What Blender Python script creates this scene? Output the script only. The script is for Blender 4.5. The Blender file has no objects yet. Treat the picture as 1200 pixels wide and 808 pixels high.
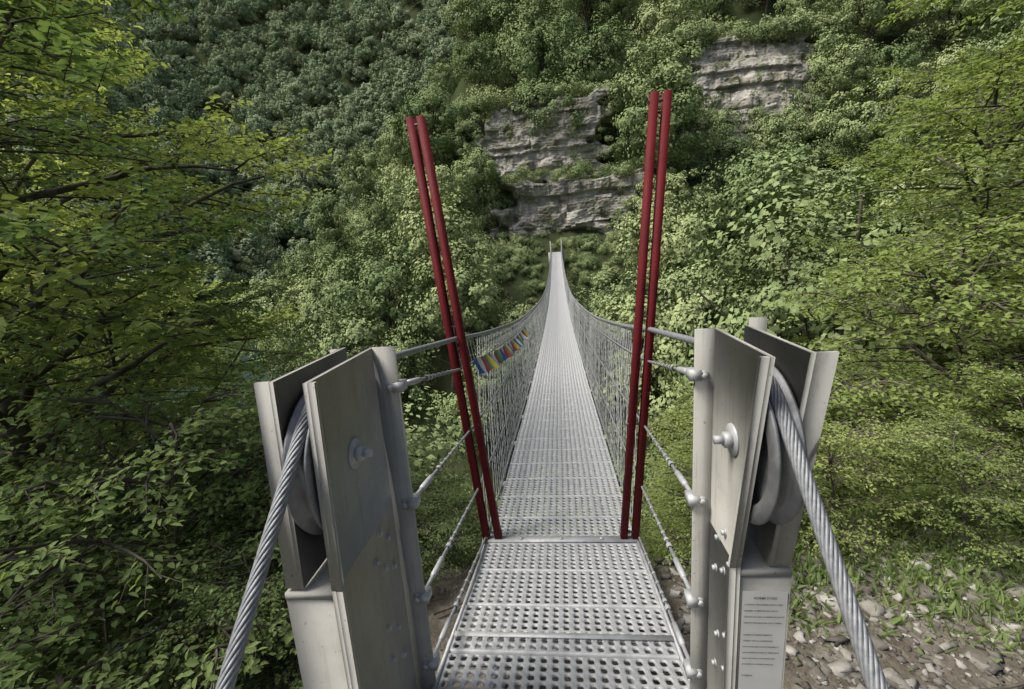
import bpy, math, random
import numpy as np
from mathutils import Vector, Matrix
random.seed(7); rng=np.random.default_rng(7)
D=math.radians
scene=bpy.context.scene
COL=scene.collection

# ------------------------------------------------------------ materials
def newmat(name):
    m=bpy.data.materials.new(name); m.use_nodes=True
    nt=m.node_tree; nt.nodes.clear()
    out=nt.nodes.new('ShaderNodeOutputMaterial')
    return m,nt,out
def ramp(nt,stops):
    r=nt.nodes.new('ShaderNodeValToRGB')
    els=r.color_ramp.elements
    while len(els)<len(stops): els.new(0.5)
    for e,(p,c) in zip(els,stops):
        e.position=p; e.color=(c[0],c[1],c[2],1)
    return r
def noise(nt,scale,detail=4,coord='Object',rough=0.6,vec=None):
    n=nt.nodes.new('ShaderNodeTexNoise'); n.inputs['Scale'].default_value=scale
    n.inputs['Detail'].default_value=detail; n.inputs['Roughness'].default_value=rough
    if vec is None:
        tc=nt.nodes.new('ShaderNodeTexCoord'); nt.links.new(tc.outputs[coord],n.inputs['Vector'])
    else: nt.links.new(vec,n.inputs['Vector'])
    return n
def leafmat(name,cols,trans,tw=0.4):
    m,nt,out=newmat(name); L=nt.links
    geo=nt.nodes.new('ShaderNodeNewGeometry'); oi=nt.nodes.new('ShaderNodeObjectInfo')
    mx=nt.nodes.new('ShaderNodeMath'); mx.operation='MULTIPLY'; mx.inputs[1].default_value=0.3
    L.new(geo.outputs['Random Per Island'],mx.inputs[0])
    ma=nt.nodes.new('ShaderNodeMath'); ma.operation='MULTIPLY_ADD'; ma.inputs[1].default_value=0.7
    L.new(oi.outputs['Random'],ma.inputs[0]); L.new(mx.outputs[0],ma.inputs[2])
    r=ramp(nt,cols); L.new(ma.outputs[0],r.inputs[0])
    d=nt.nodes.new('ShaderNodeBsdfDiffuse'); L.new(r.outputs[0],d.inputs[0])
    last=d
    if tw>0:
        t=nt.nodes.new('ShaderNodeBsdfTranslucent')
        mt=nt.nodes.new('ShaderNodeMix'); mt.data_type='RGBA'; mt.blend_type='MULTIPLY'; mt.inputs[0].default_value=1
        L.new(r.outputs[0],mt.inputs[6]); mt.inputs[7].default_value=(trans[0],trans[1],trans[2],1)
        L.new(mt.outputs[2],t.inputs[0])
        s=nt.nodes.new('ShaderNodeMixShader'); s.inputs[0].default_value=tw
        L.new(d.outputs[0],s.inputs[1]); L.new(t.outputs[0],s.inputs[2]); last=s
    L.new(last.outputs[0],out.inputs[0])
    return m
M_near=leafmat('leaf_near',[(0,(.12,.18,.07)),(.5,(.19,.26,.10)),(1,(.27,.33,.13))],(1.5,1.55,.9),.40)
M_backlit_tint=leafmat('leaf_backlit_tint',[(0,(.18,.245,.08)),(.5,(.26,.33,.11)),(1,(.36,.41,.15))],(1.4,1.4,.85),.42)  # backlight painted into the colour: brighter yellow-green copy of the near leaf
M_mid=leafmat('leaf_mid',[(0,(.12,.175,.075)),(.5,(.22,.28,.125)),(1,(.35,.40,.19))],(1.4,1.6,.9),0)
M_far_haze=leafmat('leaf_far_haze',[(0,(.19,.245,.145)),(.5,(.24,.30,.175)),(1,(.31,.36,.215))],(1.2,1.4,1.),0)  # haze put into the leaf colour: paler greens for the distant trees
def bark():
    m,nt,out=newmat('bark'); n=noise(nt,9,6)
    r=ramp(nt,[(.3,(.05,.043,.034)),(.7,(.15,.135,.11))]); nt.links.new(n.outputs[0],r.inputs[0])
    b=nt.nodes.new('ShaderNodeBsdfDiffuse'); nt.links.new(r.outputs[0],b.inputs[0]); nt.links.new(b.outputs[0],out.inputs[0]); return m
M_bark=bark()
def principled(name,stops,scale,rough,metal=0,bump=0,bscale=40,r2=None,spec=.5):
    m,nt,out=newmat(name); L=nt.links
    n=noise(nt,scale,5); r=ramp(nt,stops); L.new(n.outputs[0],r.inputs[0])
    p=nt.nodes.new('ShaderNodeBsdfPrincipled'); L.new(r.outputs[0],p.inputs['Base Color'])
    p.inputs['Metallic'].default_value=metal; p.inputs['Roughness'].default_value=rough
    p.inputs['Specular IOR Level'].default_value=spec
    if r2 is not None:
        n2=noise(nt,scale*2.3,4); mr=nt.nodes.new('ShaderNodeMapRange'); L.new(n2.outputs[0],mr.inputs[0])
        mr.inputs[1].default_value=.3; mr.inputs[2].default_value=.7; mr.inputs[3].default_value=rough; mr.inputs[4].default_value=r2
        L.new(mr.outputs[0],p.inputs['Roughness'])
    if bump:
        n3=noise(nt,bscale,6); b=nt.nodes.new('ShaderNodeBump'); b.inputs['Strength'].default_value=bump; b.inputs['Distance'].default_value=.02
        L.new(n3.outputs[0],b.inputs['Height']); L.new(b.outputs[0],p.inputs['Normal'])
    L.new(p.outputs[0],out.inputs[0]); return m
def paintmat():
    m,nt,out=newmat('pillar_paint'); L=nt.links
    n=noise(nt,5,5); r=ramp(nt,[(.3,(.25,.245,.225)),(.55,(.295,.29,.265)),(.8,(.335,.33,.305))]); L.new(n.outputs[0],r.inputs[0])
    tc=nt.nodes.new('ShaderNodeTexCoord'); mp=nt.nodes.new('ShaderNodeMapping'); mp.inputs['Scale'].default_value=(38,38,2.2); L.new(tc.outputs['Object'],mp.inputs[0])
    n2=noise(nt,1,6,vec=mp.outputs[0],rough=.7); r2=ramp(nt,[(.30,(.62,.58,.50)),(.46,(1,1,1))]); L.new(n2.outputs[0],r2.inputs[0])
    n4=noise(nt,60,3); r4=ramp(nt,[(.27,(.45,.36,.27)),(.33,(1,1,1))]); L.new(n4.outputs[0],r4.inputs[0])
    mt=nt.nodes.new('ShaderNodeMix'); mt.data_type='RGBA'; mt.blend_type='MULTIPLY'; mt.inputs[0].default_value=.55
    L.new(r.outputs[0],mt.inputs[6]); L.new(r2.outputs[0],mt.inputs[7])
    m2=nt.nodes.new('ShaderNodeMix'); m2.data_type='RGBA'; m2.blend_type='MULTIPLY'; m2.inputs[0].default_value=.8
    L.new(mt.outputs[2],m2.inputs[6]); L.new(r4.outputs[0],m2.inputs[7])
    p=nt.nodes.new('ShaderNodeBsdfPrincipled'); L.new(m2.outputs[2],p.inputs['Base Color']); p.inputs['Roughness'].default_value=.7; p.inputs['Specular IOR Level'].default_value=.2
    n3=noise(nt,110,5); b=nt.nodes.new('ShaderNodeBump'); b.inputs['Strength'].default_value=.05; b.inputs['Distance'].default_value=.02; L.new(n3.outputs[0],b.inputs['Height']); L.new(b.outputs[0],p.inputs['Normal'])
    L.new(p.outputs[0],out.inputs[0]); return m
M_paint=paintmat()
M_red=principled('red_paint',[(.3,(.085,.008,.011)),(.7,(.13,.011,.014))],5,.65,0,.05,60,.75,.15)
M_galv=principled('galvanised',[(.3,(.30,.31,.315)),(.5,(.385,.395,.40)),(.75,(.48,.49,.49))],14,.58,.4,.04,90,.72)
M_rope=principled('wire_rope',[(.3,(.17,.18,.19)),(.7,(.31,.32,.33))],60,.65,.5)
M_sheave=principled('sheave_steel',[(.3,(.13,.135,.14)),(.7,(.24,.245,.25))],14,.5,.55,.1,70,.65)
M_net=principled('net_wire',[(.3,(.32,.33,.33)),(.7,(.50,.51,.51))],30,.6,.1)
M_dark=principled('dark_steel',[(.3,(.10,.10,.10)),(.7,(.2,.2,.2))],20,.5,.6)
M_paper=principled('paper',[(.3,(.58,.57,.54)),(.7,(.66,.65,.61))],8,.5)
M_ink=principled('ink',[(.3,(.05,.05,.05)),(.7,(.08,.08,.08))],8,.8)
def stonemat():
    m,nt,out=newmat('limestone'); L=nt.links
    g=nt.nodes.new('ShaderNodeNewGeometry'); r=ramp(nt,[(0,(.11,.10,.085)),(.6,(.22,.21,.185)),(1,(.45,.435,.40))]); L.new(g.outputs['Random Per Island'],r.inputs[0])
    n=noise(nt,14,5); r2=ramp(nt,[(.3,(.6,.58,.55)),(.7,(1,1,1))]); L.new(n.outputs[0],r2.inputs[0])
    mt=nt.nodes.new('ShaderNodeMix'); mt.data_type='RGBA'; mt.blend_type='MULTIPLY'; mt.inputs[0].default_value=1
    L.new(r.outputs[0],mt.inputs[6]); L.new(r2.outputs[0],mt.inputs[7])
    p=nt.nodes.new('ShaderNodeBsdfDiffuse'); L.new(mt.outputs[2],p.inputs[0])
    b=nt.nodes.new('ShaderNodeBump'); b.inputs['Strength'].default_value=.7; b.inputs['Distance'].default_value=.02; L.new(n.outputs[0],b.inputs['Height']); L.new(b.outputs[0],p.inputs['Normal'])
    L.new(p.outputs[0],out.inputs[0]); return m
M_stone=stonemat()
def rockmat():
    m,nt,out=newmat('cliff_rock'); L=nt.links
    tc=nt.nodes.new('ShaderNodeTexCoord'); mp=nt.nodes.new('ShaderNodeMapping'); mp.inputs['Scale'].default_value=(.16,.16,1.5)
    L.new(tc.outputs['Object'],mp.inputs[0]); n=noise(nt,1.3,9,vec=mp.outputs[0],rough=.75)
    r=ramp(nt,[(.32,(.12,.11,.09)),(.43,(.28,.265,.23)),(.55,(.41,.39,.35)),(.72,(.53,.51,.47))]); L.new(n.outputs[0],r.inputs[0])
    n2=noise(nt,.45,6); r2=ramp(nt,[(.48,(1,1,1)),(.61,(.38,.44,.28))]); L.new(n2.outputs[0],r2.inputs[0])
    mp3=nt.nodes.new('ShaderNodeMapping'); mp3.inputs['Scale'].default_value=(1.3,1.3,.12); L.new(tc.outputs['Object'],mp3.inputs[0])
    n5=noise(nt,1,6,vec=mp3.outputs[0]); r5=ramp(nt,[(.36,(.6,.57,.53)),(.5,(1,1,1))]); L.new(n5.outputs[0],r5.inputs[0])
    mt=nt.nodes.new('ShaderNodeMix'); mt.data_type='RGBA'; mt.blend_type='MULTIPLY'; mt.inputs[0].default_value=.8
    L.new(r.outputs[0],mt.inputs[6]); L.new(r2.outputs[0],mt.inputs[7])
    m2=nt.nodes.new('ShaderNodeMix'); m2.data_type='RGBA'; m2.blend_type='MULTIPLY'; m2.inputs[0].default_value=.8
    L.new(mt.outputs[2],m2.inputs[6]); L.new(r5.outputs[0],m2.inputs[7])
    p=nt.nodes.new('ShaderNodeBsdfDiffuse'); L.new(m2.outputs[2],p.inputs[0])
    b=nt.nodes.new('ShaderNodeBump'); b.inputs['Strength'].default_value=.8; b.inputs['Distance'].default_value=.25; L.new(n.outputs[0],b.inputs['Height']); L.new(b.outputs[0],p.inputs['Normal'])
    L.new(p.outputs[0],out.inputs[0]); return m
M_rock=rockmat()
def groundmat():
    m,nt,out=newmat('forest_ground'); L=nt.links
    n=noise(nt,.9,10,rough=.8); r=ramp(nt,[(.32,(.035,.036,.022)),(.5,(.05,.062,.03)),(.6,(.045,.065,.027)),(.76,(.13,.125,.10))]); L.new(n.outputs[0],r.inputs[0])
    n2=noise(nt,6,8,rough=.75); r2=ramp(nt,[(.3,(.06,.05,.04)),(.5,(.13,.115,.09)),(.7,(.26,.245,.215))]); L.new(n2.outputs[0],r2.inputs[0])
    tc=nt.nodes.new('ShaderNodeTexCoord'); ln=nt.nodes.new('ShaderNodeVectorMath'); ln.operation='LENGTH'; L.new(tc.outputs['Object'],ln.inputs[0])
    nn=noise(nt,.9,4); ad=nt.nodes.new('ShaderNodeMath'); ad.operation='MULTIPLY_ADD'; ad.inputs[1].default_value=3; L.new(nn.outputs[0],ad.inputs[0]); L.new(ln.outputs['Value'],ad.inputs[2])
    mr=nt.nodes.new('ShaderNodeMapRange'); mr.inputs[1].default_value=6.0; mr.inputs[2].default_value=7.4; L.new(ad.outputs[0],mr.inputs[0])
    mt=nt.nodes.new('ShaderNodeMix'); mt.data_type='RGBA'; L.new(mr.outputs[0],mt.inputs[0]); L.new(r2.outputs[0],mt.inputs[6]); L.new(r.outputs[0],mt.inputs[7])
    p=nt.nodes.new('ShaderNodeBsdfDiffuse'); L.new(mt.outputs[2],p.inputs[0])
    n3=noise(nt,9,6); b=nt.nodes.new('ShaderNodeBump'); b.inputs['Strength'].default_value=.8; b.inputs['Distance'].default_value=.08; L.new(n3.outputs[0],b.inputs['Height']); L.new(b.outputs[0],p.inputs['Normal'])
    L.new(p.outputs[0],out.inputs[0]); return m
M_ground=groundmat()

# ------------------------------------------------------------ mesh helpers
def mesh_quads(name,V,Q,mats,mi=None,smooth=False):
    V=np.asarray(V,dtype=np.float32); Q=np.asarray(Q,dtype=np.int32)
    me=bpy.data.meshes.new(name); me.vertices.add(len(V)); me.vertices.foreach_set('co',V.ravel())
    k=Q.shape[1]
    me.loops.add(Q.size); me.loops.foreach_set('vertex_index',Q.ravel())
    me.polygons.add(len(Q)); me.polygons.foreach_set('loop_start',np.arange(0,Q.size,k,dtype=np.int32))
    for m in mats: me.materials.append(m)
    if mi is not None: me.polygons.foreach_set('material_index',np.asarray(mi,dtype=np.int32))
    if smooth: me.polygons.foreach_set('use_smooth',np.ones(len(Q),dtype=bool))
    me.update(calc_edges=True)
    return me
def obj(name,me,parent=None,loc=(0,0,0)):
    o=bpy.data.objects.new(name,me); COL.objects.link(o); o.location=loc
    if parent: o.parent=parent
    return o
def empty(name,loc=(0,0,0)):
    o=bpy.data.objects.new(name,None); COL.objects.link(o); o.location=loc; o.empty_display_size=.3; return o
class Acc:
    def __init__(s): s.V=[];s.Q=[];s.M=[];s.n=0
    def add(s,V,Q,m=0):
        V=np.asarray(V,float).reshape(-1,3);Q=np.asarray(Q,int)
        s.V.append(V); s.Q.append(Q+s.n); s.M.append(np.full(len(Q),m)); s.n+=len(V)
    def arrays(s): return np.vstack(s.V),np.vstack(s.Q),np.concatenate(s.M)
    def mesh(s,name,mats,smooth=False):
        V,Q,M=s.arrays(); return mesh_quads(name,V,Q,mats,M,smooth)
def tube(path,rad,n=6,caps=False):
    P=np.asarray(path,float); m=len(P)
    T=np.gradient(P,axis=0) if m>2 else np.repeat((P[1]-P[0])[None],2,0)
    T/=np.linalg.norm(T,axis=1)[:,None]+1e-9
    up=np.array([0.13,0.21,1.0]); 
    if abs(T[:,2]).mean()>.85: up=np.array([1.0,.1,.05])
    A=np.cross(T,up); A/=np.linalg.norm(A,axis=1)[:,None]+1e-9; B=np.cross(T,A)
    r=np.broadcast_to(np.asarray(rad,float),(m,))
    a=np.arange(n)*2*np.pi/n
    V=P[:,None]+r[:,None,None]*(np.cos(a)[None,:,None]*A[:,None]+np.sin(a)[None,:,None]*B[:,None])
    i=np.arange(m-1)[:,None]*n; j=np.arange(n)[None]; j2=(j+1)%n
    Q=np.stack([i+j,i+j2,i+n+j2,i+n+j],-1).reshape(-1,4)
    return V.reshape(-1,3),Q
def leaf_geo(C,T,N,l,w,hexa=False):
    S=np.cross(T,N); S/=np.linalg.norm(S,axis=1)[:,None]+1e-9
    N=np.cross(S,T)
    l=l[:,None]; w=w[:,None]; k=len(C)
    if hexa:
        V=np.stack([C, C+T*l*.3+S*w*.48+N*w*.12, C+T*l*.68+S*w*.36+N*w*.08-N*l*.03, C+T*l-N*l*.12,
                    C+T*l*.68-S*w*.36+N*w*.08-N*l*.03, C+T*l*.3-S*w*.48+N*w*.12],1)
        b=np.arange(k)[:,None]*6
        Q=np.concatenate([b+np.array([[0,1,2,3]]),b+np.array([[0,3,4,5]])])
    else:
        V=np.stack([C, C+T*l*.45+S*w*.5+N*w*.1, C+T*l-N*l*.08, C+T*l*.45-S*w*.5+N*w*.1],1)
        b=np.arange(k)[:,None]*4
        Q=b+np.array([[0,1,2,3]])
    return V.reshape(-1,3),Q
def unit(a): return a/(np.linalg.norm(a,axis=-1,keepdims=True)+1e-9)

def near_tree(seed,H,R,zlo,nl=26,ns=9,nt=7,nv=13,leaf=.10,trunkr=.11,lean=(0,0),hexa=True):
    r=np.random.default_rng(seed); A=Acc()
    m=9; t=np.linspace(0,1,m)
    tr=np.stack([lean[0]*t**1.5+np.cumsum(r.normal(0,.05,m)),lean[1]*t**1.5+np.cumsum(r.normal(0,.05,m)),t*H*.96],1); tr[0,:2]=0
    A.add(*tube(tr,trunkr*(1-t*.85),8),0)
    tw_s=[];tw_d=[];tw_l=[]
    for i in range(nl):
        f=(i+.5+r.uniform(-.3,.3))/nl; z=zlo+(H*.95-zlo)*f
        base=np.array([np.interp(z/(H*.96),t,tr[:,k]) for k in range(3)])
        az=i*2.399+r.uniform(-.4,.4)
        prof=math.sin(math.pi*min(1,max(.0,(.16+.8*f))))**.7
        Ln=R*(.35+.75*prof)*r.uniform(.75,1.15)
        el=r.uniform(.1,.65)+.5*f
        d=np.array([math.cos(az)*math.cos(el),math.sin(az)*math.cos(el),math.sin(el)])
        mm=7; tt=np.linspace(0,1,mm)[:,None]
        wob=np.cumsum(r.normal(0,.035*Ln/2,(mm,3)),0); wob[0]=0
        limb=base+d*tt*Ln+np.array([0,0,-1])*(tt**2)*Ln*.22+wob
        A.add(*tube(limb,trunkr*.42*(1-f*.4)*(1-tt[:,0]*.85)+.004,5),0)
        for j in range(ns):
            g=.18+.82*(j+r.uniform(0,.9))/ns; g=min(g,.99)
            b=np.array([np.interp(g,tt[:,0],limb[:,k]) for k in range(3)])
            side=1 if j%2 else -1
            h=az+side*r.uniform(.5,1.25)*(1-.4*g)
            sl=Ln*.42*(1.15-g*.7)*r.uniform(.7,1.2)+.2
            e2=r.uniform(-.25,.6)
            d2=np.array([math.cos(h)*math.cos(e2),math.sin(h)*math.cos(e2),math.sin(e2)])
            q=4; uu=np.linspace(0,1,q)[:,None]; w2=np.cumsum(r.normal(0,.03,(q,3)),0); w2[0]=0
            sb=b+d2*uu*sl-np.array([0,0,1])*uu**2*sl*.15+w2
            A.add(*tube(sb,.012*(1-uu[:,0]*.75)+.002,3),0)
            for k in range(nt):
                g2=.15+.85*(k+r.uniform(0,.9))/nt; g2=min(g2,1)
                bb=np.array([np.interp(g2,uu[:,0],sb[:,c]) for c in range(3)])
                h2=h+(1 if k%2 else -1)*r.uniform(.3,1.1); e3=r.uniform(-.45,.5)
                tw_s.append(bb); tw_d.append([math.cos(h2)*math.cos(e3),math.sin(h2)*math.cos(e3),math.sin(e3)]); tw_l.append(r.uniform(.25,.5)*(.6+R*.12))
    S=np.array(tw_s);Dd=np.array(tw_d);Ll=np.array(tw_l); n=len(S)
    up=np.array([0,0,1.]); a=unit(np.cross(Dd,up)); bvec=np.cross(Dd,a)
    E=S+Dd*Ll[:,None]
    rings=[]
    for P,rr in ((S,.004),(E,.0015)):
        for q in range(3):
            an=q*2.094; rings.append(P+rr*(math.cos(an)*a+math.sin(an)*bvec))
    V=np.stack(rings,1).reshape(-1,3); b=np.arange(n)[:,None]*6
    Q=np.concatenate([b+np.array([[q,(q+1)%3,3+(q+1)%3,3+q]]) for q in range(3)])
    A.add(V,Q,0)
    u=(np.arange(nv)+.5)/nv
    C=(S[:,None]+Dd[:,None]*Ll[:,None,None]*u[None,:,None]).reshape(-1,3)
    side=np.where(np.arange(nv)%2==0,1,-1)[None,:,None]
    T=(Dd[:,None]*.6+a[:,None]*side*.9)
    T=np.broadcast_to(T,(n,nv,3)).reshape(-1,3)+r.normal(0,.25,(n*nv,3))
    T[:,2]-=.18; T=unit(T)
    N=unit(np.array([0,0,1.])+r.normal(0,.45,(n*nv,3)))
    C=C+r.normal(0,.025,C.shape)
    l=leaf*r.uniform(.6,1.2,n*nv); V,Q=leaf_geo(C,T,N,l,l*.56,hexa)
    A.add(V,Q,1)
    return A.arrays()

def far_tree(name,seed,H,R,zlo,nc,per,leaf,cr,mat):
    r=np.random.default_rng(seed); A=Acc()
    t=np.linspace(0,1,6); tr=np.stack([np.cumsum(r.normal(0,.12,6)),np.cumsum(r.normal(0,.12,6)),t*H*.9-1.5*(1-t)],1)
    A.add(*tube(tr,.02*H*(1-t*.85),6),0)
    hc=(H-zlo)/2; zc=zlo+hc
    cs=[]
    for i in range(nc):
        f=(i+.5)/nc; cz=1-1.75*f; az=i*2.399+r.uniform(-.9,.9); s=math.sqrt(max(0,1-cz*cz))
        q=r.uniform(.6,1.03) if r.random()<.85 else r.uniform(.2,.6)
        lob=1+.22*math.sin(az*3+seed)+.15*math.sin(az*5+cz*4+seed*2)
        c=np.array([math.cos(az)*s*R*q*lob,math.sin(az)*s*R*q*lob,zc+cz*hc*q])
        cs.append(c)
        if i%4==0:
            b=np.array([tr[2,0],tr[2,1],max(zlo*.6,c[2]*.6)]); A.add(*tube(np.array([b,(b+c)/2+[0,0,-.2],c]),[.007*H,.005*H,.002*H],4),0)
    cs=np.array(cs); c=np.repeat(cs,per,0); k=len(c)
    dirs=unit(r.normal(0,1,(k,3)))
    rad=cr*np.repeat(r.uniform(.5,1.35,nc),per)*r.uniform(0.4,1.05,k)**.7
    off=dirs*rad[:,None]*np.array([1,1,.8]); off[:,2]-=.12*np.hypot(off[:,0],off[:,1])
    C=c+off
    outw=unit(C-np.array([0,0,zc]))
    N=unit(dirs*.7+outw*.95+np.array([0,0,.25])+r.normal(0,.3,(k,3)))
    T=unit(np.cross(N,unit(r.normal(0,1,(k,3)))))
    l=leaf*r.uniform(.5,1.35,k); V,Q=leaf_geo(C-T*l[:,None]*.5,T,N,l,l*.7,False)
    A.add(V,Q,1)
    return A.mesh(name,[M_bark,mat])

# ------------------------------------------------------------ terrain
def fnoise(x,y,s,seed=0):
    return (np.sin(x*s+seed)*np.cos(y*s*1.3+seed*2)+.5*np.sin(x*s*2.3+y*s*1.1+seed*3)+.3*np.cos(x*s*4.1-y*s*3.7+seed))/1.8
def deckz(y):
    return np.interp(y,DY,DZ)
DY0=np.array([-2,0,1.64,3.05,4.42,7.25,14.2,20,26.9,35,45,54.9,57.5])
DZ0=np.array([-1.62,-1.66,-1.87,-2.16,-2.27,-2.52,-2.93,-3.18,-3.3,-3.08,-2.3,-.98,-.55])
DY=np.linspace(-2,57.5,600); DZ=np.interp(DY,DY0,DZ0)
kk=np.ones(31)/31; zz=np.interp(np.linspace(-4,60,645),DY0,DZ0)
sm=np.convolve(np.pad(zz,15,mode='edge'),kk,'valid'); DZs=np.interp(DY,np.linspace(-4,60,645),sm)
DZ=np.where(DY<3.05,DZ,DZs+(np.interp(3.05,DY,DZ)-np.interp(3.05,DY,DZs))*np.exp(-(DY-3.05)))
def hgt(x,y):
    x=np.asarray(x,float);y=np.asarray(y,float)
    near=-2.45-.95*np.maximum(0,y-3.2-.45*np.maximum(0,x-1.2))
    near=near-.55*np.clip(-x-1.0,0,9)+.9*np.maximum(0,-x-45)+.55*np.maximum(0,x-9)
    near=near+np.where(y<-.6,np.minimum(.6,(-.6-y)*.8),0)*np.exp(-(x/3)**2)
    near=near+.12*fnoise(x,y,1.1,1)*np.clip((np.abs(x)-.5),0,1)+.8*fnoise(x,y,.22,2)*np.clip((np.hypot(x,y)-6)/8,0,1)
    toe=36+1.0*np.maximum(0,-15-x)-.25*np.maximum(0,x-30)
    s=y-toe
    far=-22+.9*np.minimum(s,24)+1.12*np.maximum(0,s-24)
    far=far+2.2*fnoise(x,y,.09,5)*np.clip((np.abs(x)-4)/10,0,1)+.5*fnoise(x,y,.5,3)*np.clip((np.abs(x)-3)/6,0,1)
    crest=-1+1.28*(x+40)+3*fnoise(x,y,.12,8)
    far=np.minimum(far,np.maximum(crest,-22))
    far=np.minimum(far,220)
    dist=-22+1.15*(y-190+.1*x)+18*fnoise(x,y,.016,4)+5*fnoise(x,y,.05,1)
    left=-22+1.0*(-x-120)+12*fnoise(x,y,.022,2)
    dist=np.minimum(np.maximum(dist,left),620)
    z=np.maximum(np.maximum(near,far),np.maximum(dist,-22))
    return z
def warp(a,b,n,k):
    t=np.linspace(math.asinh(a/k),math.asinh(b/k),n); return np.sinh(t)*k
gx=warp(-900,420,350,9); gy=warp(-60,800,340,9)
X,Y=np.meshgrid(gx,gy); Z=hgt(X,Y)
V=np.stack([X,Y,Z],-1).reshape(-1,3)
ii=np.arange(len(gy)-1)[:,None]*len(gx)+np.arange(len(gx)-1)[None]
Q=np.stack([ii,ii+1,ii+len(gx)+1,ii+len(gx)],-1).reshape(-1,4)
obj('ground',mesh_quads('ground',V,Q,[M_ground],smooth=True))
wx=np.array([[-200,20,-21.6],[150,20,-21.6],[150,250,-21.6],[-200,250,-21.6]])
mw=principled('river_water',[(.3,(.03,.05,.04)),(.7,(.05,.08,.06))],.3,.08,0,.2,3)
obj('river',mesh_quads('river',wx,[[0,1,2,3]],[mw]))

# ------------------------------------------------------------ cliffs
def vnoise(x,y,seed):
    r=np.random.default_rng(seed); G=r.uniform(-1,1,(256,256)); xi=np.floor(x).astype(int);yi=np.floor(y).astype(int); fx=x-xi;fy=y-yi; fx=fx*fx*(3-2*fx);fy=fy*fy*(3-2*fy)
    g=lambda a,b:G[a%256,b%256]
    return (g(xi,yi)*(1-fx)+g(xi+1,yi)*fx)*(1-fy)+(g(xi,yi+1)*(1-fx)+g(xi+1,yi+1)*fx)*fy
def cliff(name,x0,x1,z0,z1,yb,slope,seed,nx=190,nz=130,cave=0):
    r=np.random.default_rng(seed)
    xs=np.linspace(x0,x1,nx); zs=np.linspace(z0,z1,nz); Xc,Zc=np.meshgrid(xs,zs)
    lay=np.cumsum(r.uniform(.2,1.5,80))+z0-2; ofs=r.uniform(-.38,.38,81)
    zi=Zc+.35*vnoise(Xc*.15,Zc*.05,seed)+.05*vnoise(Xc*1.5,Zc*1.2,seed+1)
    k=np.searchsorted(lay,zi); st=ofs[k]
    cell=np.floor(Xc*.7+1.3*vnoise(Xc*.5,k*1.0,seed+4)+k*.37).astype(int)
    blk=np.random.default_rng(seed+2).uniform(-.28,.28,4096)[(cell*31+k*17)%4096]
    Yc=yb+slope*(Zc-z0)+st+blk+1.3*vnoise(Xc*.16+9,Zc*.1,seed+3)+.3*vnoise(Xc*.9,Zc*.9,seed+5)+.09*vnoise(Xc*4,Zc*6,seed+6)
    if cave: Yc=Yc+cave*np.clip((z0+3.0+.6*np.sin(Xc*.5)-Zc)/.7,0,1)*np.clip((5.5-np.abs(Xc-1.5))/3,0,1)
    yt=np.where(Zc>-.4,60+(Zc+.4)/1.12,36+(Zc+22)/.9)-.25*np.maximum(0,Xc-30)+2.5
    e=np.minimum(np.minimum((Xc-x0),(x1-Xc))/3.0,np.minimum((Zc-z0+(9 if cave else 0)),(z1-Zc))/.8); e=np.clip(e+.9*vnoise(Xc*.6,Zc*.8,seed+7)+.15,0,1)
    e=e*e*(3-2*e)
    Yc=np.where(yt>Yc,Yc*e+yt*(1-e),Yc+(1-e)*3)
    V=np.stack([Xc,Yc,Zc],-1).reshape(-1,3)
    ii=np.arange(nz-1)[:,None]*nx+np.arange(nx-1)[None]
    Q=np.stack([ii,ii+1,ii+nx+1,ii+nx],-1).reshape(-1,4)
    return obj(name,mesh_quads(name,V,Q,[M_rock]))
cliff('rock_cliff',-11.5,9,8.6,20.8,65.3,.35,3)
cliff('rock_cliff',-9,12,-1.2,9.2,61.0,0.06,5,cave=2.0)
cliff('rock_cliff',18,41,8.5,28,68.5,.4,11,240,190)
cliff('rock_cliff',-9,6,-9,-.8,58.6,.2,17)
CL=[(-9.5,9.5,50,70),(18.5,37,57,77)]

# ------------------------------------------------------------ forest
meshes_far=[far_tree('tree_far%d'%i,20+i,[11,13,9.5,12][i],[4.2,4.4,4.0,3.7][i],[2.5,3,1.5,2.2][i],70,115,.28,1.1,M_mid) for i in range(4)]
meshes_dist=[far_tree('tree_dist%d'%i,40+i,15,6.6,2,50,60,.85,2.0,M_far_haze) for i in range(2)]
meshes_mid=[far_tree('tree_mid%d'%i,60+i,[8,9.5,7][i],[3.1,3.3,3.0][i],[1.2,1.8,.8][i],90,150,.16,.85,M_mid) for i in range(3)]
bush_far=[far_tree('bush_far%d'%i,80+i,2.8,2.0,.1,26,60,.23,.75,M_mid) for i in range(2)]
forest=empty('forest')
def plant(mesh,x,y,s,nm,parent=forest,sz=None,dz=-.3,z=None):
    o=bpy.data.objects.new(nm,mesh); COL.objects.link(o)
    o.location=(x,y,(float(hgt(x,y)) if z is None else z)+dz); o.rotation_euler=(random.uniform(-.08,.08),random.uniform(-.08,.08),random.uniform(0,6.28))
    o.scale=(s,s,(sz or s)); 
    if parent: o.parent=parent
    return o
cnt=0
y=12.0
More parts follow.
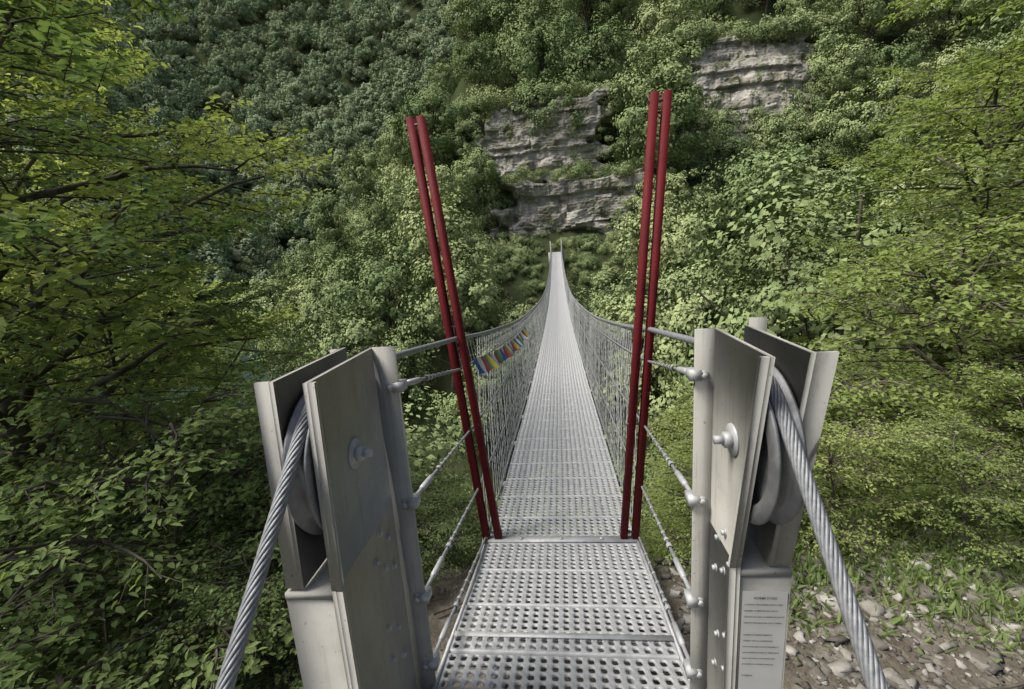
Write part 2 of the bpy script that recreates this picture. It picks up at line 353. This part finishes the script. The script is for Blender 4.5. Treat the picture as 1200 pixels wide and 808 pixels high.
while y<178:
    x=-1.25*y-4
    sp=5.0 if y<36 else (6.2 if y<80 else 7.2)
    while x<1.08*y+5:
        px=x+random.uniform(-.4,.4)*sp; py=y+random.uniform(-.4,.4)*sp
        z=float(hgt(px,py)); x+=sp
        if z<-21.2: continue
        if z/py>.86: continue
        bad=False
        for (a,b,c,d) in CL:
            if a<px<b and c<py<d: bad=True
        s=random.uniform(.7,1.4)
        if bad: continue
        if abs(px)<4.5 and py<58:
            s=min(s,(float(deckz(py))-1.6-z)/12)
            if s<.3: continue
        if py<34: plant(random.choice(meshes_mid),px,py,s,'tree')
        else: plant(random.choice(meshes_far),px,py,s,'tree')
        cnt+=1
    y+=sp*.95
for i in range(170):
    px=random.uniform(-12,12); py=random.uniform(51,74)
    z=float(hgt(px,py))
    if abs(px)<1.6 and py<60: continue
    if py>72 or z<-9: continue
    inner=-6.5<px<8.5 and py<65
    s=random.uniform(.2,.36) if inner else (random.uniform(.35,.7) if py<62 else random.uniform(.6,1.0))
    plant(random.choice(bush_far),px,py,s,'bush'); cnt+=1
for i in range(110):
    px=random.uniform(-9,10); py=random.uniform(54.5,61)
    if abs(px)<1.3 and py<59.5: continue
    plant(random.choice(bush_far),px,py,random.uniform(.25,.42) if abs(px)<3 else random.uniform(.3,.7),'bush')
for i in range(16): plant(random.choice(bush_far),random.uniform(-12,9),70.1+random.uniform(-.5,1),random.uniform(.6,1.2),'bush',z=20.0+random.uniform(-.6,.6))
for i in range(24): plant(random.choice(bush_far),random.uniform(-11,10),62.7+random.uniform(-.4,1.6),random.uniform(.3,.7),'bush',z=8.7+random.uniform(-.6,.8))
for i in range(30):
    s_=random.choice((-1,1)); z=random.uniform(0,20); plant(random.choice(bush_far),(-10.8 if s_<0 else 9.6)+random.uniform(-1.5,1.0),(62 if z<8.5 else 66.5+.3*(z-9))+random.uniform(-.5,1.2),random.uniform(.5,1.0),'bush',z=z)
for i in range(9): z=random.uniform(10,19); plant(random.choice(bush_far),random.uniform(-9,8),65.6+.35*(z-9),random.uniform(.18,.34),'bush',z=z)
for i in range(16): z=random.uniform(11,26); plant(random.choice(bush_far),random.uniform(20,38),68.9+.4*(z-8.5),random.uniform(.3,.7),'bush',z=z)
for i in range(20): plant(random.choice(bush_far),random.uniform(18,41),76.6+random.uniform(-.5,1),random.uniform(.7,1.4),'bush',z=26.9+random.uniform(-1,.6))
for i in range(24): z=random.uniform(10,27); plant(random.choice(bush_far),random.choice((18.5,39))+random.uniform(-1.5,1.8),69.8+.4*(z-8.5),random.uniform(.8,1.5),'bush',z=z)
for i in range(170):
    px=random.uniform(17,44); py=random.uniform(57,84); plant(random.choice(bush_far),px,py,random.uniform(.8,1.5) if py<65 else random.uniform(.8,1.2),'bush')
print('forest',cnt)
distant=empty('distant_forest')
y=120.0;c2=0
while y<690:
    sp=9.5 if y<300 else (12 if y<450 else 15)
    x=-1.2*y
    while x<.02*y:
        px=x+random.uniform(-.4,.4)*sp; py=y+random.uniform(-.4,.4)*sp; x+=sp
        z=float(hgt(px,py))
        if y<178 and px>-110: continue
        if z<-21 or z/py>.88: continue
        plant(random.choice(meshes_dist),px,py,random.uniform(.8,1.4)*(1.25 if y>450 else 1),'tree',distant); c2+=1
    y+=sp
print('distant',c2)

# ------------------------------------------------------------ near trees / shrubs (unique meshes)
NT=[near_tree(1,8.5,2.9,1.6,28,8,7,13,.084,.11),
    near_tree(2,7.0,2.7,1.0,26,8,7,13,.080,.09,(.8,.3)),
    near_tree(3,10.5,3.4,3.0,30,9,7,14,.09,.13,(-.5,.6))]
SH=[near_tree(5,2.6,1.35,.1,22,7,6,12,.058,.03),
    near_tree(6,1.9,1.2,.05,20,7,6,12,.052,.025)]
def uniq(src,x,y,s,name,dz,rz=None,mat=None):
    V,Q,M=src; a=random.uniform(0,6.28) if rz is None else rz; ca,sa=math.cos(a),math.sin(a)
    sx=s*random.uniform(.92,1.08)
    W_=np.stack([(V[:,0]*ca-V[:,1]*sa)*sx,(V[:,0]*sa+V[:,1]*ca)*sx,V[:,2]*s],1)
    o=obj(name,mesh_quads(name,W_,Q,[M_bark,mat or M_near],M)); o.location=(x,y,float(hgt(x,y))+dz); return o
for (k,x,y,s,rz) in [(0,-4.9,3.4,.95,.3),(1,-6.0,6.2,1.15,2.8),(2,-8.0,6.6,1.3,1.0),(1,-5.4,8.8,.9,3.0),(2,-5.9,4.2,1.15,.5),(2,-11,11,1.3,2.),(0,-8.4,11.5,1.0,4.),(2,-13.5,9,1.3,5.)]:
    uniq(NT[k],x,y,s,'hornbeam_tree',-.3,rz,mat=M_backlit_tint if k==2 else M_near)
for (k,x,y,s,rz) in [(2,9.6,8.5,1.0,1.),(0,7.2,8.6,.9,2.),(1,11.5,11,1.1,.4),(1,8.5,5.6,.8,.2),(0,13,14,1.15,3.),(1,5.9,11.5,.85,.1),(0,10,15.5,1.0,5.),(1,6.9,14.5,.95,0.)]:
    uniq(NT[k],x,y,s,'hornbeam_tree',-.3,rz,mat=M_backlit_tint)
for (k,x,y,s) in [(0,-2.8,2.7,1.0),(1,-2.3,3.6,1.0),(0,-3.3,4.6,1.1),(1,-3.6,1.9,1.1),(0,-4.7,2.3,1.2),(1,-2.6,5.6,1.1),(0,-2.3,7.0,.9),(1,-1.35,3.9,.6),(0,-1.6,5.2,.6),(1,-1.8,2.5,.55),(1,-1.25,3.0,.38),
                  (0,2.3,6.0,.9),(1,3.2,5.6,1.1),(0,4.4,5.4,1.1),(1,5.6,4.6,1.2),(0,6.6,3.9,1.2),(1,4.6,6.9,1.2),(0,3.4,7.8,1.1),(1,4.9,3.6,.7),(0,7.8,5.0,1.3),(1,2.2,8.3,.9),(1,1.5,3.9,.55),
                  (1,2.3,3.7,.5),(1,3.1,3.5,.45),(0,3.9,3.9,.5),(1,1.9,4.8,.75),(1,5.4,3.2,.5),(1,1.15,3.3,.4)]:
    uniq(SH[k],x,y,s,'hazel_shrub',-.08,mat=M_backlit_tint if x>0 else M_near)

# ------------------------------------------------------------ scree and grass
def stones():
    A=Acc(); r=np.random.default_rng(9)
    import bmesh
    bm=bmesh.new(); bmesh.ops.create_cube(bm,size=1); bmesh.ops.subdivide_edges(bm,edges=bm.edges[:],cuts=1,use_grid_fill=True)
    bv=np.array([v.co[:] for v in bm.verts]); bq=np.array([[v.index for v in f.verts] for f in bm.faces]); bm.free()
    bv=bv/ (np.linalg.norm(bv,axis=1)[:,None]**.1)
    for i in range(7500):
        x=r.uniform(.75,5.0) if i<6800 else r.uniform(-1.6,1); y=r.uniform(.5,3.6)
        s=r.lognormal(-4.35,.6)
        if i%35==0: s*=2.2
        s=min(s,.07)
        v=bv*s*2*np.array([1,r.uniform(.45,.9),r.uniform(.25,.6)])*(1+r.normal(0,.22,bv.shape))
        a=Matrix.Rotation(r.uniform(0,6.28),3,'Z')@Matrix.Rotation(r.normal(0,.4),3,'X'); v=v@np.array(a).T
        v+=np.array([x,y,float(hgt(x,y))+s*.1]); A.add(v,bq,0)
    return A.mesh('scree_stones',[M_stone])
obj('scree_stones',stones())
def grass():
    r=np.random.default_rng(4); n=22000
    cx=r.uniform(1.0,7,280); cy=2.6+r.uniform(0,1,280)**.8*2.3; k=r.integers(0,280,n)
    x=cx[k]+r.normal(0,.15,n); y=cy[k]+r.normal(0,.15,n)
    C=np.stack([x,y,hgt(x,y)-.01],1); T=unit(np.stack([r.normal(0,.7,n),r.normal(0,.7,n),np.ones(n)],1)); N=unit(r.normal(0,1,(n,3)))
    l=r.uniform(.03,.13,n); V,Q=leaf_geo(C,T,N,l,r.uniform(.006,.035,n),True); return mesh_quads('grass',V,Q,[M_near])
obj('grass',grass())
A=Acc(); r=np.random.default_rng(12)
for (x,y,a,L_) in [(2.9,2.7,-.9,.9),(2.2,2.2,.3,.6),(3.4,2.2,1.2,.7),(-.9,2.6,.5,.7),(-.75,2.2,1.1,.5),(3.9,3.0,-1.0,1.1)]:
    t=np.linspace(0,1,7); px=x+t*L_*math.cos(a)+np.cumsum(r.normal(0,.012,7)); py=y+t*L_*math.sin(a)+np.cumsum(r.normal(0,.012,7))
    A.add(*tube(np.stack([px,py,hgt(px,py)+.05+.25*t*(a<0)],1),.011*(1-t*.6),5))
obj('fallen_branches',A.mesh('fallen_branches',[M_bark]))

# ------------------------------------------------------------ bridge
bridge=empty('suspension_bridge')
W=1.10; PL=.40
def plank(name,L,nrow,ncol):
    A=Acc(); cw=W/ncol; ch=(L-.03)/nrow
    for a in range(nrow):
        for b in range(ncol):
            cx=-W/2+(b+.5)*cw; cy=-L/2+.015+(a+.5)*ch; 
            sx=cw/2; sy=ch/2
            outer=[(-sx,-sy),(0,-sy),(sx,-sy),(sx,0),(sx,sy),(0,sy),(-sx,sy),(-sx,0)]
            hx=cw*.34; hy=ch*.38
            inner=[(-hx*.6,-hy),(0,-hy*1.08),(hx*.6,-hy),(hx,0),(hx*.6,hy),(0,hy*1.08),(-hx*.6,hy),(-hx,0)]
            v=[(cx+p[0],cy+p[1],0) for p in outer]+[(cx+p[0],cy+p[1],.003) for p in inner]+[(cx+p[0]*.92,cy+p[1]*.92,-.010) for p in inner]
            q=[]
            for i in range(8):
                j=(i+1)%8; q.append((i,j,8+j,8+i)); q.append((8+i,8+j,16+j,16+i))
            A.add(v,q,0)
    for s in (-1,1):
        y0=s*(L/2-.015); y1=s*(L/2-.006)
        A.add([(-W/2,y0,0),(W/2,y0,0),(W/2,y1,-.004),(-W/2,y1,-.004),(W/2,y1,-.05),(-W/2,y1,-.05)],[(0,1,2,3),(3,2,4,5)],0)
        x=s*(W/2+.001)
        A.add([(x,-L/2+.015,0),(x,L/2-.015,0),(x,L/2-.015,-.045),(x,-L/2+.015,-.045)],[(0,1,2,3)],0)
    return A.mesh(name,[M_galv])
pm=plank('deck_plank',PL,7,20)
yy=-.55; i=0
while yy<57.3:
    a=float(deckz(yy)); b=float(deckz(yy+PL)); 
    o=obj('deck_plank_%d'%i,pm,bridge,(random.uniform(-.003,.003),yy+PL/2,(a+b)/2)); o.rotation_euler=(math.atan2(b-a,PL)+random.uniform(-.006,.006),random.uniform(-.006,.006),random.uniform(-.002,.002))
    yy+=math.cos(math.atan2(b-a,PL))*PL; i+=1
def box_v(x0,x1,y0,y1,z0,z1):
    v=[(x,y,z) for z in (z0,z1) for y in (y0,y1) for x in (x0,x1)]
    q=[(0,2,3,1),(4,5,7,6),(0,1,5,4),(2,6,7,3),(0,4,6,2),(1,3,7,5)]
    return np.array(v,float),q
A=Acc(); y=3.05
while y<57:
    z=float(deckz(y)); A.add(*box_v(-.62,.62,y-.02,y+.02,z-.11,z-.055)); y+=1.2
obj('cross_beams',A.mesh('cross_beams',[M_galv]),bridge)
A=Acc()
for s in (-1,1):
    for (ya,yb) in ((-.5,1.64),(1.64,3.05)):
        za=float(deckz(ya));zb=float(deckz(yb))
        for (xa,xb,ha,hb) in ((.553,.567,-.10,.012),(.30,.36,-.2,-.06)):
            v,q=box_v(min(s*xa,s*xb),max(s*xa,s*xb),ya,yb,0,1)
            for p in v: p[2]=(za if p[1]==ya else zb)+(ha if p[2]==0 else hb)
            A.add(v,q)
for y in (.75,1.96,3.0): 
    z=float(deckz(y)); A.add(*box_v(-.60,.60,y-.035,y+.035,z-.16,z-.062))
obj('platform_frame',A.mesh('platform_frame',[M_galv]),bridge)
A=Acc(); z=float(deckz(3.05)); A.add(*box_v(-.56,.56,3.02,3.09,z+.006,z+.016)); 
for xx in (-.3,0,.3): A.add(*box_v(xx-.012,xx+.012,3.043,3.067,z+.016,z+.024))
z=float(deckz(1.96)); A.add(*box_v(-.55,.55,1.945,1.975,z+.006,z+.012))
obj('threshold_strip',A.mesh('threshold_strip',[M_galv]),bridge)

ys=np.concatenate([np.linspace(3.05,16,60),np.linspace(16.5,57.5,90)])
def railh(y): return np.interp(y,[3.05,5,7.25,10,14.2,20,57.5],[1.58,1.47,1.37,1.27,1.19,1.12,1.08])
def railx(y): return np.interp(y,[3.05,10,20,40,57.5],[.66,.66,.62,.60,.58])
A=Acc(); B=Acc()
SIDE={-1:dict(xi=.647,xf=.555,xo=.755,ow=.052,top=-.325,yn0=1.16,yn1=1.13,yf=1.63,zf=-.97,cy=1.37,cz=-.635),
       1:dict(xi=.608,xf=.538,xo=.712,ow=.062,top=-.315,yn0=1.195,yn1=1.36,yf=1.63,zf=-1.06,cy=1.42,cz=-.64)}
HT=[1.40,.92,.45,.03]; PZ=[-.48,-.97,-1.41,-1.75]
for s in (-1,1):
    sd=SIDE[s]
    P=[(s*railx(y),y,float(deckz(y))+float(railh(y))) for y in ys]
    xm=s*(sd['xi']+sd['xo'])/2
    start=[(xm,sd['cy'],sd['cz']+.245),(xm,sd['cy']+.1,sd['cz']+.243),(s*(abs(xm)-.01),sd['yf']+.2,-.42)]
    A.add(*tube(start+P,.017,8))
    for h,pz in zip(HT,PZ):
        x0=s*(sd['xf']+.01); f=h/1.6
        P=[(s*(.57+(railx(y)-.57)*f),y,float(deckz(y))+float(railh(y))*f*.985) for y in ys]
        A.add(*tube([(x0,sd['yf'],pz)]+P,.0085,6))
        p0=np.array([x0,sd['yf'],pz]);p1=np.array(P[0]); d=unit(p1-p0)
        B.add(*tube([p0-d*.02,p0+d*.035],[.02,.02],6)); B.add(*tube([p0+d*.16,p0+d*.165,p0+d*.33,p0+d*.335],[.006,.014,.014,.006],8))
        B.add(*tube([p0+d*.45,p0+d*.49],.016,6)); B.add(*tube([p0+d*.53,p0+d*.56],.014,6)); B.add(*tube([p0+d*.03,p0+d*.16],.0095,6))
        for q_ in (.62,.74,.86,1.0,1.14): B.add(*tube([p0+d*q_,p0+d*(q_+.025)],.0125,6))
obj('handrail_cables',A.mesh('handrail_cables',[M_rope],True),bridge)
obj('turnbuckles',B.mesh('turnbuckles',[M_galv]),bridge)
A=Acc()
for s in (-1,1):
    step=.12; y=3.05
    def pt(y,f): return (s*(.565+(railx(y)-.565)*f),y,float(deckz(y))+float(railh(y))*f)
    while y<56.3:
        rr=.0030 if y<12 else .0040
        for (fa,fb) in ((0,1),(1,0)):
            m_=np.array(pt(y+.42,fa+(fb-fa)*.5))+np.array([s*.02+random.uniform(-.012,.012),0,random.uniform(-.012,.012)])
            A.add(*tube([pt(y,fa),m_,pt(y+.84,fb)],rr,3))
        y+=step
    y=3.05+1.2
    while y<57:
        A.add(*tube([pt(y,0),pt(y,1)],.005,4)); y+=1.2
obj('safety_net',A.mesh('safety_net',[M_net]),bridge)
A=Acc()
for s in (-1,1): A.add(*box_v(s*.68-.07,s*.68+.07,57.4,57.65,-2.4,.75))
A.add(*box_v(-1.0,1.0,57.66,58.3,-2.4,-.62))
obj('far_anchorage',A.mesh('far_anchorage',[M_paint]),bridge)

def prism(A,path0,path1,wx,wy):
    a=np.array(path0,float);b=np.array(path1,float)
    v=[]
    for p in (a,b):
        for (dx,dy) in ((-wx,-wy),(wx,-wy),(wx,wy),(-wx,wy)): v.append((p[0]+dx,p[1]+dy,p[2]))
    A.add(v,[(0,1,5,4),(1,2,6,5),(2,3,7,6),(3,0,4,7),(0,3,2,1),(4,5,6,7)])
for s,bars,tops in ((-1,(-.555,-.462),(-.82,-.752)),(1,(.452,.535),(.70,.775))):
    post=empty('red_portal_post',(0,0,0)); 
    for k,(b,t) in enumerate(zip(bars,tops)):
        A=Acc(); zt=.87
        for (ox,oy,wx,wy) in ((0,0,.024,.004),(-.020 if k==0 else .020,.026,.004,.0215)):
            prism(A,(b+ox,3.05+oy,-2.3),(t+ox,3.05+oy,zt),wx,wy)
        prism(A,(b,3.05+.052,-2.3),(t,3.05+.052,zt),.0235,.004)
        o=obj('channel_%d'%(k+1),A.mesh('channel',[M_red]),post)
    A=Acc(); z=-2.16; xm=sum(bars)/2; A.add(*box_v(xm-.1,xm+.1,3.0,3.13,-2.32,-2.18)); obj('base_plate',A.mesh('base_plate',[M_galv]),post)
    A=Acc()
    for f in (.02,.30,.55,.985):
        z=-2.16+3.03*f; x=xm+(sum(tops)/2-xm)*f; A.add(*tube([(x-.07,3.075,z),(x+.07,3.075,z)],.009,6)); 
    obj('spacer_bolts',A.mesh('spacer_bolts',[M_dark]),post)

# ------------------------------------------------------------ cable pillars
def plateYZ(A,poly,x0,x1):
    n=len(poly); v=[(x0,p[0],p[1]) for p in poly]+[(x1,p[0],p[1]) for p in poly]
    q=[(i,(i+1)%n,n+(i+1)%n,n+i) for i in range(n)]
    q+=[(0,1,2,3),(n+3,n+2,n+1,n)]
    A.add(v,q)
def cyl(A,c,axis,r,h,n=24,r2=None):
    c=np.array(c,float);ax=unit(np.array(axis,float)); up=np.array([0,0,1.]) if abs(ax[2])<.9 else np.array([1.,0,0])
    a=unit(np.cross(ax,up)); b=np.cross(ax,a); an=np.arange(n)*2*np.pi/n
    r2=r if r2 is None else r2
    prof=[(0,0.0001),(0,r),(h,r2),(h,0.0001)]
    V=[];
    for (d,rr) in prof: V.append(c+ax*d+rr*(np.cos(an)[:,None]*a+np.sin(an)[:,None]*b))
    V=np.vstack(V); Q=[]
    for k in range(3):
        for i in range(n): Q.append((k*n+i,k*n+(i+1)%n,(k+1)*n+(i+1)%n,(k+1)*n+i))
    A.add(V,Q)
for s in (-1,1):
    d=SIDE[s]; pil=empty('cable_pillar'); zb=-2.9
    yn0,yn1,yf,top=d['yn0'],d['yn1'],d['yf'],d['top']
    xi,xo,xf,ow=d['xi'],d['xo'],d['xf'],d['ow']; th=.014
    def X(a,b): a*=s;b*=s; return min(a,b),max(a,b)
    ynz=yn1+(yn1-yn0)*.2
    A=Acc(); a,b=X(xi-th/2,xi+th/2); plateYZ(A,[(yn0,top),(yn1,d['zf']),(yf,d['zf']),(yf,top)],a,b)
    plateYZ(A,[(yn1,d['zf']),(ynz,zb),(yf,zb),(yf,d['zf'])],a,b)
    a,b=X(xf,xi-th/2); A.add(*box_v(a,b,yf-.016,yf+.002,zb,top))
    obj('inner_channel',A.mesh('inner_channel',[M_paint]),pil)
    A=Acc(); a,b=X(xi-th/2-.022,xi-th/2-.0005)
    plateYZ(A,[(yn0-.002,top+.001),(yn1-.002,d['zf']),(yn1+.012,d['zf']),(yn0+.012,top+.001)],a,b)
    plateYZ(A,[(yn1-.002,d['zf']),(ynz-.002,zb),(ynz+.012,zb),(yn1+.012,d['zf'])],a,b)
    obj('edge_return',A.mesh('edge_return',[M_paint]),pil)
    A=Acc(); a,b=X(xo-th/2,xo+th/2); plateYZ(A,[(yn0+.01,top+.005),(yn1+.01,d['zf']),(yf,d['zf']),(yf,top+.005)],a,b)
    a,b=X(xo+th/2,xo+ow)
    plateYZ(A,[(yn0+.01,top+.004),(yn1+.01,d['zf']),(yn1+.024,d['zf']),(yn0+.024,top+.004)],a,b)
    A.add(*box_v(a,b,yf-.014,yf,d['zf'],top+(.03 if s>0 else 0)))
    obj('outer_channel',A.mesh('outer_channel',[M_paint]),pil)
    A=Acc(); a,b=X(xi+th/2+.001,xo+ow+.002)
    plateYZ(A,[(yn1+.006,d['zf']-.035),(ynz+.006,zb),(ynz+.02,zb),(yn1+.02,d['zf']-.035)],a,b)
    A.add(*box_v(a,b,yn1+.003,yf,d['zf']-.034,d['zf']-.012))
    a,b=X(xo+ow-.018,xo+ow-.002); plateYZ(A,[(yn1+.022,d['zf']-.035),(ynz+.022,zb),(yf,zb),(yf,d['zf']-.035)],a,b)
    obj('lower_box',A.mesh('lower_box',[M_paint]),pil)
    A=Acc(); c=np.array([s*(xi+xo)/2,d['cy'],d['cz']]); n=64; an=np.arange(n)*2*np.pi/n
    prof=[(-.042,.03),(-.042,.06),(-.02,.065),(-.02,.19),(-.038,.20),(-.038,.252),(-.03,.255),(-.016,.228),(0,.222),(.016,.228),(.03,.255),(.038,.252),(.038,.20),(.02,.19),(.02,.065),(.042,.06),(.042,.03)]
    V=np.vstack([c+np.stack([np.full(n,p[0]),p[1]*np.cos(an),p[1]*np.sin(an)],1) for p in prof]); Q=[]
    for k in range(len(prof)-1):
        for i in range(n): Q.append((k*n+i,k*n+(i+1)%n,(k+1)*n+(i+1)%n,(k+1)*n+i))
    A.add(V,Q); o=obj('sheave_wheel',A.mesh('sheave_wheel',[M_sheave]),pil)
    A=Acc(); x0=s*(xi-th/2); cyl(A,(x0,d['cy'],d['cz']),(-s,0,0),.052,.006,28); cyl(A,(x0-s*.006,d['cy'],d['cz']),(-s,0,0),.026,.024,6); cyl(A,(x0-s*.03,d['cy'],d['cz']),(-s,0,0),.014,.028,14)
    cyl(A,(s*(xo+th/2),d['cy'],d['cz']),(s,0,0),.04,.01,28); cyl(A,(s*xi,d['cy'],d['cz']),(s,0,0),.03,xo-xi,20)
    obj('axle_bolt',A.mesh('axle_bolt',[M_galv]),pil)
    A=Acc()
    for (by,bz) in ((1.46,-1.00),(1.40,-1.08),(1.52,-1.06),(1.46,-1.15),(1.54,-1.2),(1.42,-1.38),(1.5,-1.45),(1.42,-1.52),(1.52,-1.6)):
        cyl(A,(x0,by,bz),(-s,0,0),.014,.003,16); cyl(A,(x0-s*.003,by,bz),(-s,0,0),.0095,.011,6)
    for pz in PZ: 
        cyl(A,(s*(xf+.03),yf-.016,pz),(0,-1,0),.018,.004,16); cyl(A,(s*(xf+.03),yf-.02,pz),(0,-1,0),.012,.014,6)
        A.add(*box_v(*X(xf-.02,xf+.02),yf-.03,yf+.03,pz-.018,pz+.018))
    obj('bolts',A.mesh('bolts',[M_galv]),pil)
    R=.238; pts=[]
    for a in np.linspace(math.pi/2,math.pi/2+D(48),14): pts.append(c+np.array([0,R*math.cos(a),R*math.sin(a)]))
    dirn=unit(np.array([s*.02,-.70,-.72])); 
    last=pts[-1]
    for t in np.linspace(.03,3.0,110): pts.append(last+dirn*t)
    pts=np.array(pts); seg=np.r_[0,np.cumsum(np.linalg.norm(np.diff(pts,axis=0),axis=1))]
    tt=np.arange(0,seg[-1],.010); P=np.stack([np.interp(tt,seg,pts[:,k]) for k in range(3)],1)
    T=unit(np.gradient(P,axis=0)); Aa=unit(np.cross(T,np.array([1.,0,0]))); Bb=np.cross(T,Aa)
    A=Acc()
    for k in range(10):
        ph=tt/.27*2*np.pi+k*2*np.pi/10
        A.add(*tube(P+.0145*(np.cos(ph)[:,None]*Aa+np.sin(ph)[:,None]*Bb),.0052,5))
    A.add(*tube(P,.0135,8))
    obj('backstay_cable',A.mesh('backstay_cable',[M_rope],True),pil)
    if s==1:
        yy0=lambda z: yn1+.006+(ynz-yn1)*((d['zf']-.035)-z)/((d['zf']-.035)-zb)
        nb=empty('notice_sign'); za,zb2=-1.15,-1.56; xa,xb=xi+.018,xo+ow-.006
        def sp(x,z,o): return (x,yy0(z)-o,z)
        v=[sp(xa,zb2,.003),sp(xb,zb2,.003),sp(xb,za,.003),sp(xa,za,.003)]
        obj('sheet',mesh_quads('sheet',v,[(0,1,2,3)],[M_paper]),nb)
        lines=[("NORME D'USO",.011,'C')]+[(t,.0066,'L') for t in ["IL PONTE E' PERCORRIBILE SOLO A PIEDI","MASSIMO 10 PERSONE ALLA VOLTA","VIETATO SALTARE E CORRERE SUL PONTE","VIETATO SPORGERSI DAI CAVI LATERALI","","NORME DI COMPORTAMENTO","TENERE I CANI AL GUINZAGLIO","NON OSCILLARE VOLONTARIAMENTE","NON PASSARE IN CASO DI TEMPORALE","NON TOCCARE LE FUNI PORTANTI","L'ACCESSO E' A PROPRIO RISCHIO","","IL COMUNE"]]
        z=za-.03
        for k,(t,sz,al) in enumerate(lines):
            if t:
                cu=bpy.data.curves.new('text_line','FONT'); cu.body=t; cu.size=sz*1.0; cu.offset=.0002; cu.materials.append(M_ink)
                o=obj('text_%d'%k,cu,nb,sp(xa+.008 if al=='L' else xa+.035,z,.0055)); o.rotation_euler=(math.pi/2,0,0)
            z-=.024
A=Acc(); fc=[(.05,.12,.36),(.58,.58,.54),(.36,.07,.06),(.10,.27,.15),(.55,.45,.08)]
fm=[principled('flag_%d'%i,[(.3,tuple(c*.8 for c in col)),(.7,col)],9,.9) for i,col in enumerate(fc)]
r=np.random.default_rng(3); y=3.45; k=0
while y<8.6:
    w=.115;h=.135; x=-float(railx(y))+.035; z=float(deckz(y))+float(railh(y))-.19-.05*math.sin((y-3.4)/5*math.pi)
    g=5; v=[];q=[]
    ph=r.uniform(0,6); fl=r.uniform(.02,.09)
    for a in range(g):
        for b in range(g):
            u=b/(g-1);t=a/(g-1); v.append((x+.022*math.sin(u*4+ph+t*2)*t+.03*t+fl*u*t,y+u*w*(1-.2*t),z-t*h*(1+.04*math.sin(u*5))))
    for a in range(g-1):
        for b in range(g-1): i=a*g+b; q.append((i,i+1,i+g+1,i+g))
    A.add(v,q,k%5); y+=.14+ (.10 if r.random()<.25 else 0); k+=1
obj('prayer_flags',A.mesh('prayer_flags',fm,True))

# ------------------------------------------------------------ light
w=bpy.data.worlds.new('World'); scene.world=w; w.use_nodes=True; nt_=w.node_tree
bg=nt_.nodes['Background']; sky=nt_.nodes.new('ShaderNodeTexSky'); sky.sky_type='NISHITA'; sky.sun_disc=False
sdir=Vector((-.50,-.12,.83)).normalized()
sky.sun_elevation=math.asin(sdir.z); sky.sun_rotation=math.atan2(sdir.x,sdir.y); sky.dust_density=5; sky.air_density=.9
nt_.links.new(sky.outputs[0],bg.inputs[0]); bg.inputs[1].default_value=.15
sl=bpy.data.lights.new('sun','SUN'); sl.energy=5.0; sl.angle=D(24); sl.color=(1,.965,.90)
so=bpy.data.objects.new('sun',sl); COL.objects.link(so); so.rotation_euler=(-sdir).to_track_quat('-Z','Y').to_euler()
# ------------------------------------------------------------ camera
psi,th,rho=D(6.3),D(11.7),D(4)
F=Vector((-math.sin(psi)*math.cos(th),math.cos(psi)*math.cos(th),-math.sin(th)))
R0=F.cross(Vector((0,0,1))).normalized(); U0=R0.cross(F)
Rr=R0*math.cos(rho)-U0*math.sin(rho);U=U0*math.cos(rho)+R0*math.sin(rho)
cam=bpy.data.cameras.new('camera'); cam.lens=16; cam.sensor_width=36; cam.clip_start=.05; cam.clip_end=2500
co=bpy.data.objects.new('camera',cam); COL.objects.link(co)
Mx=Matrix((Rr,U,-F)).transposed().to_4x4(); Mx.translation=Vector((.07,0,0)); co.matrix_world=Mx
scene.camera=co
scene.view_settings.view_transform='Standard'
